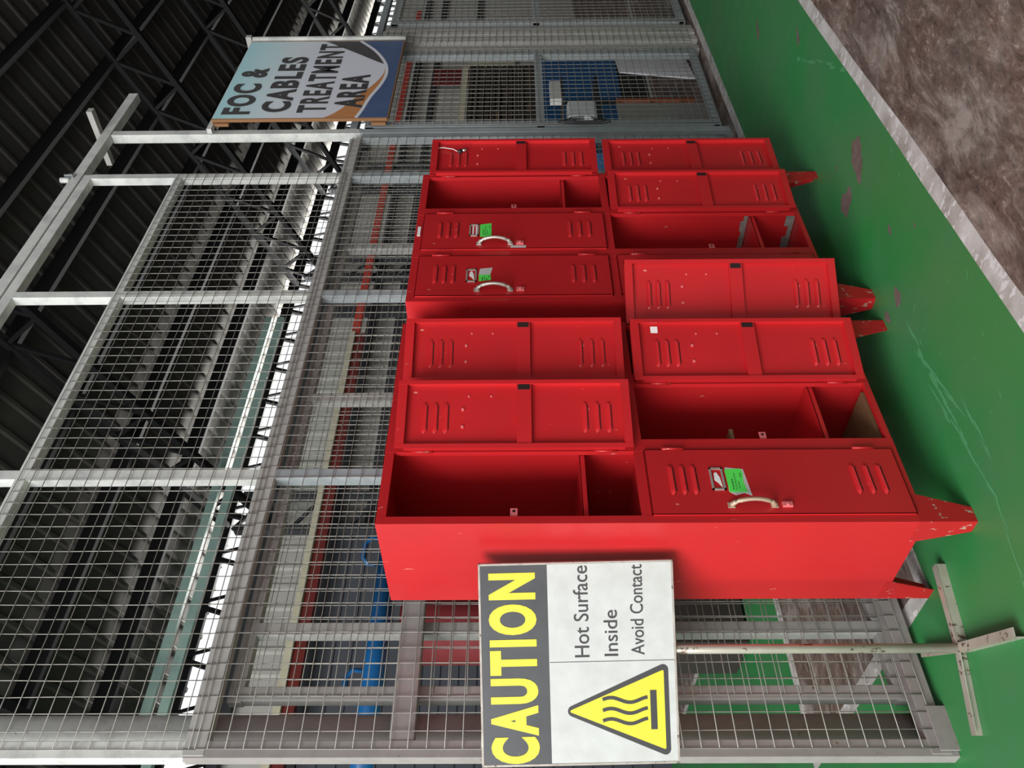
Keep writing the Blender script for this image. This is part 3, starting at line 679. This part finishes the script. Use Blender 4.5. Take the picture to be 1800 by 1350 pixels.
def rtri(cx, zt, zb, half, r, n=7):
    P = [(cx, zt), (cx + half, zb), (cx - half, zb)]; out = []
    for i in range(3):
        p, a, c_ = Vector(P[i]), Vector(P[i - 1]), Vector(P[(i + 1) % 3]); u, v = (a - p).normalized(), (c_ - p).normalized()
        ang = u.angle(v); dd = r / math.tan(ang / 2); s, e = p + u * dd, p + v * dd; ce = p + (u + v).normalized() * (r / math.sin(ang / 2))
        a0 = math.atan2(s.y - ce.y, s.x - ce.x); a1 = math.atan2(e.y - ce.y, e.x - ce.x); da = (a1 - a0 + math.pi) % (2 * math.pi) - math.pi
        out += [(ce.x + r * math.cos(a0 + da * k / n), ce.y + r * math.sin(a0 + da * k / n)) for k in range(n + 1)]
    return out
cx = sxp(1249); zt, zb = szp(978, 1249), szp(1169, 1249); half = (1333 - 1166) / 2 / 357 * PWD
b = BM(); prism(b, rtri(cx, zt, zb, half, .016), PF - .0008, PF); tri = obj('warning_triangle', b, M['inkgrey'], panel, label='rounded charcoal warning triangle')
b = BM(); prism(b, rtri(cx, zt - .026, zb + .014, half - .0235, .004), PF - .0014, PF - .0008); obj('yellow_field', b, M['yellow'], tri)
b = BM()
for q in (1231, 1250, 1268):
    stroke(b, [(sxp(q) + .0075 * math.sin(2 * math.pi * (i / 20) * 1.15 + .3), szp(1053, q) + (szp(1131, q) - szp(1053, q)) * i / 20) for i in range(21)], .010, PF - .0014)
box(b, sxp(1283), sxp(1215), PF - .0026, PF - .0014, szp(1147, 1249), szp(1136, 1249))
obj('heat_symbol', b, M['inkgrey'], tri, label='three wavy heat lines over a bar')

# ================================================================== THINGS BEHIND THE FENCE
M['blue'] = worn('blue paint', (0.010, 0.105, 0.30), (0.008, 0.085, 0.24), (0.05, 0.2, 0.4), 0.3, 4, 0.74, (12, 12, 12))
t = thing('blue_pipe', 'glossy blue pipe running level behind the fence at the left', 'pipe', (.2, 2.5, 2.21))
bm = BM(); tube(bm, [(-.4, 0, 0), (1.75, 0, 0)], .062, 24); obj('pipe', bm, M['blue'], t)
for X in (.35, 1.25):
    bm = BM(); tube(bm, [(X, -.02, .05), (X, -.03, .12), (X + .05, -.03, .15), (X + .15, -.03, .15), (X + .2, -.03, .12), (X + .2, -.02, .05)], .014, 8); obj('bracket', bm, M['blue'], t)
for X in (-.35, 1.7):
    bm = BM(); box(bm, X - .03, X + .03, -.03, .03, -2.21, -.04); obj('support_leg', bm, M['steel2'], t)
M['tankred'] = worn('red tank paint', (0.17, 0.008, 0.011), (0.13, 0.006, 0.010), (0.10, 0.02, 0.02), 0.7, 3, 0.72, (12, 12, 12))
t = thing('red_tank', 'tall dark red tank behind the fence, left of the nearer locker', 'tank', (1.14, 2.72, 0))
bm = BM(); tube(bm, [(0, 0, .62), (0, 0, 2.06), (0, 0, 2.10)], [.215, .215, .19], 32); obj('shell', bm, M['tankred'], t)
bm = BM(); box(bm, -.20, .20, -.2, .2, .02, .62); obj('base', bm, mat('tank base', (0.025, 0.018, 0.015), 0.7), t)
bm = BM(); tube(bm, [(-.12, -.20, 2.0), (-.17, -.26, 2.02), (-.20, -.27, 1.94)], .018, 10); obj('valve', bm, M['chrome'], t)
# right-hand side, behind the mesh door
t = thing('crate_stack', 'tall stack of dark wooden crates behind the far mesh door', 'crates', (10.9, 4.2, 0))
M['crate'] = worn('dark old timber', (0.045, 0.032, 0.022), (0.030, 0.022, 0.016), (0.13, 0.08, 0.035), 0.8, 8, 0.62, (3, 8, 8))
z = 0
for k in range(8):
    bm = BM()
    for j in range(3): box(bm, -1.15, 1.15, -.15 , .5, z + .01 + j * .085, z + .075 + j * .085)
    for X in (-1.1, -.4, .4, 1.1): box(bm, X - .05, X + .05, -.14, .49, z, z + .26)
    obj('crate', bm, M['crate'], t); z += .27
bm = BM(); box(bm, 9.75, 12.05, 4.06, 4.12, 2.165, 2.27); 
tag(obj('white_trunking', bm, M['cream']), 'pale strip of trunking along the top of the crate stack', 'trunking')
t = thing('blue_locker', 'plain blue metal cupboard behind the far mesh door', 'cupboard', (5.78, 1.95, 0))
bm = BM(); box(bm, -.25, 1.75, 0, .5, .30, 1.13); obj('body', bm, M['blue'], t, bevel=.004)
bm = BM(); box(bm, -.2, 1.70, .03, .47, 0, .30); obj('plinth', bm, M['black'], t)
t = thing('dark_stand', 'dark metal stand carrying the white box behind the far mesh door', 'stand', (4.62, 1.12, 0))
bm = BM(); box(bm, -.02, .72, -.02, .25, .70, .725); box(bm, .36, .72, -.0, .25, .98, 1.0); obj('top', bm, M['steel2'], t)
for X in (-.02, .69):
    bm = BM(); box(bm, X, X + .03, .20, .23, 0, 1.0 if X > 0 else .70); obj('leg', bm, M['steel2'], t)
bm = BM(); box(bm, 0, .32, 0, .06, 0, .095); tag(obj('white_box', bm, M['paper'], bevel=.004, loc=(5.0, 1.14, 1.002)), 'small white box at the top of a dark stand behind the far mesh door', 'box')
bm = BM(); box(bm, 0, .29, 0, .14, 0, .24); tag(obj('daylight_patch', bm, mat('bluish white daylight patch', (0.88, 0.92, 0.93), 0.25), bevel=.03, loc=(4.66, 1.12, .727)), 'added bluish white daylight patch container below the crossbar of the far mesh door', 'stand-in')  # added block, its pale colour stands for bright daylight seen through a gap
bm = BM(); box(bm, 0, .46, 0, .02, 0, .64); tag(obj('grey_panel', bm, mat('grey board', (0.26, 0.255, 0.24), 0.6), loc=(3.86, .84, .0)), 'grey board standing low behind the far mesh door', 'board')
bm = BM()
prism(bm, [(5.06, .60), (4.75, .585), (4.63, .02), (4.96, .05), (5.12, .02)], .0, .012)
bar(bm, (5.02, -.004, .57), (4.95, -.004, .05), .008, .02, 1)
tag(obj('white_sheet', bm, [mat('off-white sheet', (0.80, 0.80, 0.86), 0.6), M['papergrey']], loc=(0, .80, 0)), 'off-white sheet propped behind the far mesh door', 'sheet')
M['orange'] = mat('orange paint', (0.30, 0.075, 0.025), 0.5)
t = thing('orange_rack', 'low orange steel rack behind the far mesh door', 'rack', (4.66, 1.0, 0))
bm = BM(); box(bm, -.02, .02, -.02, .02, 0, .60); obj('upright', bm, M['orange'], t)
for z in (.58, .34, .10):
    bm = BM(); bar(bm, (0, 0, z), (-.24, 0, z), .03, .03); obj('arm', bm, M['orange'], t)
t = thing('dark_machine', 'dark grey machine casing behind the far mesh door', 'machine', (7.8, 2.95, 0))
bm = BM(); box(bm, -1.2, 1.4, 0, .8, 0, .75); box(bm, -1.2, 1.4, -.2, 0, 0, .4); obj('casing', bm, M['steel2'], t, bevel=.01)
# hanging coloured bits far to the right
for (X, Y, Z, sx_, sz_, mm, nm, lab) in ((15.5, 5.83, 2.6, .35, .5, 'tankred', 'red_banner', 'dark red panel hung high on the far right wall'), (16.5, 5.83, 1.9, .5, .5, 'cream', 'notice_board', 'pale notice board hung on the far right wall')):
    bm = BM(); box(bm, -sx_, sx_, 0, .03, -sz_, sz_); tag(obj(nm, bm, M[mm], loc=(X, Y, Z)), lab, 'panel')
